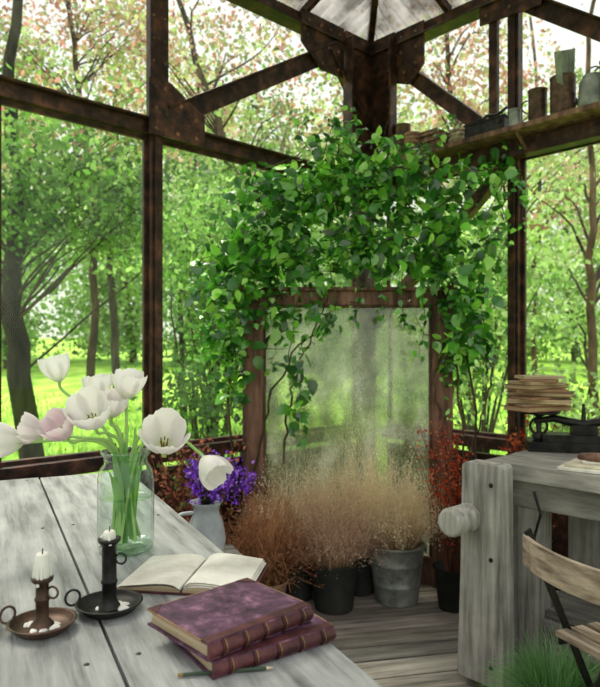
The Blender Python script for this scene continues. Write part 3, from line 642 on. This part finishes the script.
mb.finish('pencil',[PLAIN],loc=(-.175,.958,TZ+.004),rotz=math.radians(9))

# ------------------------------------------------------------ shelf + things on it
mb=MB(); mb.beam(WR(.30,2.385,.12),WR(4.4,2.385,.12),.19,.028,nR3)
for t in np.arange(.4,4.3,.75):
    mb.beam(WR(t,2.30,.085),WR(t,2.37,.19),.012,.02,dR.tolist()+[0])
mb.finish('wall_shelf',[REDW],bevel=.003)
SZ=2.400
def on_shelf(t,o=.13): return WR(t,SZ,o)
def can(name,t,r,h,mat,o=.13,handle=False):
    mb=MB(); mb.lathe([(0,0),(r,0),(r+.002,.004),(r,.008),(r,h*.5),(r+.0015,h*.5+.003),(r,h*.5+.006),(r,h-.006),(r+.003,h-.003),(r+.003,h),(r-.003,h),(r-.004,.01),(0,.01)],T(0,0,0),28)
    if handle:
        mb.torus((-(r+.004),0,h*.5),.032,.004,(0,0,1),(-1,0,0),0,16,0,math.pi)
    return mb.finish(name,[mat],loc=on_shelf(t,o))
can('tin_can',1.235,.046,.17,RUSTM,.13,True); can('tin_can.001',.40,.045,.20,RUSTM,.16); can('rusty_tin_bucket',1.37,.060,.19,RUSTM,.14)
can('tin_can.002',1.60,.05,.2,ZINC,.14); can('tin_can.003',1.13,.03,.09,ZINC,.17)
mb=MB()
mb.prism([(-.045,0,0),(.045,0,0),(.06,0,.17),(-.06,0,.17)],(0,.006,0)); mb.prism([(-.045,0,0),(-.05,.0,0),(-.065,0,.17),(-.06,0,.17)],(0,-.03,0)); mb.prism([(.045,0,0),(.05,.0,0),(.065,0,.17),(.06,0,.17)],(0,-.03,0)); mb.tube([(0,0,.0),(0,0,-.09)],.008,8)
o_=mb.finish('metal_scoop',[ZINC],loc=on_shelf(1.37,.14)+np.array([0,0,.14])); o_.rotation_euler=(.2,-.35,.6)
# small watering can
mb=MB(); mb.lathe([(0,0),(.065,0),(.067,.004),(.064,.06),(.060,.13),(.045,.150),(.045,.158),(.040,.158),(.040,.150),(0,.145)],T(0,0,0),30)
mb.tube([(.055,0,.03),(.11,0,.09),(.155,0,.17)],[.016,.010,.008],10); mb.lathe([(.008,0),(.024,.03),(.024,.034),(0,.036)],Matrix.Translation((.155,0,.165))@Matrix.Rotation(.5,4,'Y'),18)
mb.torus((-.045,0,.12),.065,.005,(0,0,1),(-1,0,0),0,20,-.5,math.pi*.95); mb.torus((0,0,.15),.05,.004,(1,0,0),(0,0,1),0,18,0,math.pi)
mb.finish('watering_can',[ZINC],loc=on_shelf(1.51,.13),rotz=th+math.pi*.9)
mb=MB()
mb.box((0,0,.035),(.24,.11,.07)); mb.box((0,0,.075),(.25,.12,.01)); mb.tube([(-.08,0,.08),(-.08,0,.11),(.08,0,.11),(.08,0,.08)],.005,6); mb.box((.09,-.062,.05),(.02,.006,.02))
mb.tube([(-.10,.02,.085),(-.02,.01,.125),(.06,-.02,.10),(.12,-.03,.12)],.008,8)
mb.finish('metal_toolbox',[DARKM],loc=on_shelf(.96,.13),rotz=th,bevel=.004)
mb=MB()
for i in range(6): mb.box((random.uniform(-.02,.02),random.uniform(-.01,.01),.009+i*.018),(.26-.02*i,.15,.014),None,0,(random.uniform(.7,1.3),)*3)
mb.finish('wooden_tray_stack',[REDW],loc=on_shelf(.60,.14),rotz=th,bevel=.002)
mb=MB()
for i in range(8): mb.torus((0,0,.008+i*.008),.045+.008*math.sin(i*2),.007,(1,0,0),(0,1,0),0,24,0,2*math.pi)
mb.finish('rope_coil',[CHAIRW],loc=on_shelf(.79,.16))
mb=MB(); z=0
for i in range(3): mb.lathe([(0,z),(.032,z),(.042,z+.055),(.047,z+.055),(.047,z+.072),(.040,z+.072),(.036,z+.05),(0,z+.02)],T(0,0,0),26); z+=.022
mb.finish('terracotta_flowerpot_stack',[TERRA],loc=on_shelf(.50,.20)+np.array([0,0,0]))

# ------------------------------------------------------------ outside
def gh(x,y): 
    r=max(0,y-5.5); return -.16+.055*r+.10*math.sin(x*.35+1)*min(1,r/6)
xs=np.linspace(-32,32,65); ys=np.concatenate([np.linspace(-8,6,8),np.linspace(7,45,39)])
mb=MB(); G=[[(x,y,gh(x,y)) for x in xs] for y in ys]
GRASS=mat_noise('lawn',(.10,.26,.02),(.54,.80,.15),1.0,(1,.5,1),rough=.9,bump=.3,c3=(.32,.58,.07),lo=.3,hi=.65,spec=.1)
mb.grid(G,0); mb.finish('lawn',[GRASS],loc=(0,0,0))
GR=[(.18,.41,.06),(.31,.56,.11),(.10,.25,.035),(.44,.68,.20),(.06,.15,.03)]
LG=[(.50,.69,.24),(.62,.79,.36),(.38,.57,.16),(.72,.84,.48),(.28,.46,.12)]
RD=[(.62,.25,.21),(.78,.46,.40),(.50,.19,.16),(.52,.62,.28),(.40,.56,.20)]
def leafblob(mb,c,r,n,pal,size,sub=22,sig=.14,trunk=None,nb=14):
    c=np.array(c);r=np.array(r); k=max(1,n//sub)
    sc_=c+randdir(k)*(rng.uniform(0,1,(k,1))**.4)*r
    pos=np.repeat(sc_,sub,axis=0)+rng.normal(size=(k*sub,3))*sig*np.array([1.3,1.3,.7])
    m=len(pos); d=randdir(m)+np.array([0,0,-.35]); nn=randdir(m)*.9+np.array([0,-.3,.5])
    shade=np.repeat(rng.uniform(.5,1.35,(k,1)),sub,axis=0)
    pc=np.repeat(cols(pal,k,.1),sub,axis=0)*.7+cols(pal,m)*.3
    mb.scatter(DIA_V,DIA_F,pos,frames(d,nn),rng.uniform(.6,1.3,m)*size,np.clip(pc*shade,0,1),0)
    if trunk is not None:
        for q in sc_[:min(k,nb)]:
            if len(trunk)>1:
                dd=np.linalg.norm(trunk[:,:2]-q[:2],axis=1).mean(); j=int(np.argmin(np.abs(trunk[:,2]-(q[2]-.8*dd-rng.uniform(0,.3))))); br=trunk[j]
            else: br=trunk[0]
            mid=br*.45+q*.55+np.array([0,0,.12])+rng.normal(size=3)*.08; pp,rr=spath([br,mid,q],.018,.004,9,.012); mb.tube(pp,rr,5,1,(1.3,1.1,1.0),False)
def tree(name,path,r0,blobs,size,sub=22,sig=.14,nb=8,bc=(1,1,1)):
    mb=MB(); path=[np.array(p,float) for p in path]; path[0][2]=gh(path[0][0],path[0][1])-.02
    pp,rr=spath(path,r0,r0*.35,22,.02); mb.tube(pp,rr,10,1,bc)
    for (c,r,n,pal) in blobs: leafblob(mb,c,r,n,pal,size,sub,sig,pp,nb)
    return mb.finish(name,[LEAF,BARK])
def shrub(name,c,r,n,pal,size,sig=.12):
    mb=MB(); c=np.array(c,float); b=np.array([[c[0],c[1],gh(c[0],c[1])]]); leafblob(mb,c,r,n,pal,size,22,sig,b)
    return mb.finish(name,[LEAF,BARK])
tree('garden_tree',[P(34,400,7.2),P(16,340,7.2),P(12,270,7.2),P(22,190,7.2),P(8,90,7.2),P(20,-20,7.2)],.14,
  [(P(60,180,7.0),(1.2,.8,.65),3000,GR),(P(25,225,7.4),(.9,.7,.5),1500,GR),(P(125,220,7.4),(.7,.7,.6),1500,GR+LG),(P(-60,150,7.2),(1,.8,1),1400,GR),(P(90,120,7.6),(1.1,.8,.5),1400,GR+RD)],.085,bc=(.6,.6,.6))
tree('garden_tree.001',[P(278,400,8.2),P(262,300,8.2),P(235,170,8.2),P(205,90,8.2),P(170,-30,8.2)],.08,
  [(P(220,50,8.4),(1.4,.9,.9),1800,RD),(P(300,110,8.4),(1.1,.8,.7),1600,RD+GR),(P(250,190,8.),(1.1,.8,.7),2100,GR+LG)],.08,bc=(2.2,1.7,1.6))
tree('red_maple_tree',[P(90,400,10.5),P(95,250,10.5),P(80,90,10.5),P(60,-60,10.5)],.08,
  [(P(60,20,10.5),(1.9,1,.9),2300,RD),(P(140,50,10.8),(1.2,1,.8),1600,RD+LG),(P(0,70,10.5),(1.2,1,.7),1700,RD+GR+LG)],.095,bc=(1.6,1.2,1.1))
tree('red_maple_tree.001',[P(470,420,9),P(480,250,9),P(450,80,9),P(440,-60,9)],.06,
  [(P(460,60,9.2),(1.5,1,1.0),1900,RD),(P(400,100,9),(1.0,.8,.6),1000,RD+LG),(P(560,120,9),(1.3,.8,.9),1700,RD+LG)],.085,bc=(1.8,1.3,1.2))
tree('garden_tree.002',[P(600,410,6.5),P(590,300,6.5),P(592,200,6.5),P(585,80,6.5),P(600,-30,6.5)],.05,
  [(P(580,210,7),(.8,.7,.7),900,LG+RD),(P(560,310,7.2),(.7,.6,.6),900,LG),(P(680,200,6.8),(.9,.7,1.2),1200,LG)],.08,nb=6,bc=(2.4,1.7,1.4))
tree('garden_tree.003',[P(118,400,13),P(112,300,13),P(108,200,13),P(120,60,13)],.10,[(P(120,190,13),(2.2,1,1.5),3200,LG+GR),(P(190,110,13),(1.8,1,1.2),1800,LG+RD)],.13,nb=8)
tree('garden_tree.004',[P(537,420,10),P(534,300,10),P(540,180,10),P(530,0,10)],.05,[(P(540,200,10),(1.4,1,1.4),2000,LG)],.11,nb=6,bc=(2.4,1.8,1.6))
tree('garden_tree.005',[P(185,410,9.2),P(180,300,9.2),P(192,200,9.2),P(200,60,9.2)],.05,[(P(190,240,9.2),(1.0,.8,1.1),2200,GR+LG)],.10,nb=8)
shrub('garden_shrub',P(215,255,5.8),(.42,.5,.80),2400,GR,.065); shrub('garden_shrub.001',P(200,390,5.3),(.30,.40,.65),1700,[(.12,.28,.05),(.2,.4,.09),(.07,.16,.03)],.06)
shrub('garden_shrub.002',P(480,300,6.2),(.7,.6,1.1),1900,GR+LG,.075); shrub('garden_shrub.003',P(330,330,7),(1.0,.6,1.1),2600,GR+LG,.085)
shrub('garden_shrub.004',P(560,410,6.5),(.8,.5,.45),1500,LG,.075); shrub('garden_shrub.005',P(-130,330,6),(.6,.6,.9),1300,GR,.08)
shrub('garden_shrub.006',P(420,380,5.9),(.6,.4,.75),1500,LG,.075)
shrub('garden_shrub.007',P(740,330,6),(.8,.6,1.2),1300,LG,.08)
mb=MB()
for i in range(34):
    X=-22+i*1.35+rng.uniform(-.6,.6); Yd=rng.uniform(21,27); g=gh(X,Yd)
    if i%3==0:
        pp,rr=spath([(X,Yd,g),(X+rng.uniform(-.6,.6),Yd,g+4),(X+rng.uniform(-1.2,1.2),Yd,g+9)],rng.uniform(.12,.22),.05,10,.06); mb.tube(pp,rr,7,1,(2.0,1.7,1.6))
    leafblob(mb,(X,Yd,g+1.3),(1.2,.8,1.2),900,LG+GR,.22,20,.3)
    leafblob(mb,(X,Yd+.5,g+rng.uniform(3,4.5)),(1.6,1,1.9),1300,LG+GR[:2],.24,20,.35)
    leafblob(mb,(X,Yd+.5,g+rng.uniform(6.5,8.5)),(1.8,1,2.0),900,LG+RD[:2],.24,20,.35)
mb.finish('distant_woodland',[LEAF,BARK])
mb=MB(); n=9000; y_=rng.uniform(5,14,n); x_=rng.uniform(-.62,.62,n)*y_
pos=np.array([(a,b,gh(a,b)+.001) for a,b in zip(x_,y_)])
keep=((pos[:,:2]-C)@(-nL)>.3)|((pos[:,:2]-C)@(-nR)>.3); pos=pos[keep]; n=len(pos)
d=np.array([0,0,1.])+randdir(n)*.4; mb.scatter(DIA_V,DIA_F,pos,frames(d,randdir(n)),np.stack([np.full(n,.05),rng.uniform(.06,.16,n),np.full(n,.05)],1),cols([(.28,.52,.07),(.42,.68,.14),(.52,.76,.24)],n),0)
mb.finish('meadow_grass',[LEAF])

# ------------------------------------------------------------ light
w=bpy.data.worlds.new('World'); scene.world=w; w.use_nodes=True; nt=w.node_tree
bg=nt.nodes['Background']; tc=nt.nodes.new('ShaderNodeTexCoord'); sp=nt.nodes.new('ShaderNodeSeparateXYZ'); cr=nt.nodes.new('ShaderNodeValToRGB')
nt.links.new(tc.outputs['Generated'],sp.inputs[0]); nt.links.new(sp.outputs[2],cr.inputs[0]); nt.links.new(cr.outputs[0],bg.inputs[0])
cr.color_ramp.elements[0].color=(.82,.88,.70,1); cr.color_ramp.elements[1].position=.6; cr.color_ramp.elements[1].color=(.90,.94,.96,1)
bg.inputs[1].default_value=1.3
sl=bpy.data.lights.new('sun','SUN'); sl.energy=6.6; sl.angle=.5; sl.color=(1,.955,.84)
so=bpy.data.objects.new('sun',sl); bpy.context.collection.objects.link(so); so.location=(-3,8,9)
so.rotation_euler=Vector((.40,-.50,-.95)).to_track_quat('-Z','Y').to_euler()
cam=bpy.data.cameras.new('camera'); cam.sensor_fit='HORIZONTAL'; cam.sensor_width=36; cam.lens=38.4; cam.shift_y=6.5/600
cam.dof.use_dof=True; cam.dof.focus_distance=1.6; cam.dof.aperture_fstop=6.3
co=bpy.data.objects.new('camera',cam); bpy.context.collection.objects.link(co); co.location=(0,0,1.25); co.rotation_euler=(math.pi/2,0,0); cam.clip_start=.02
scene.camera=co
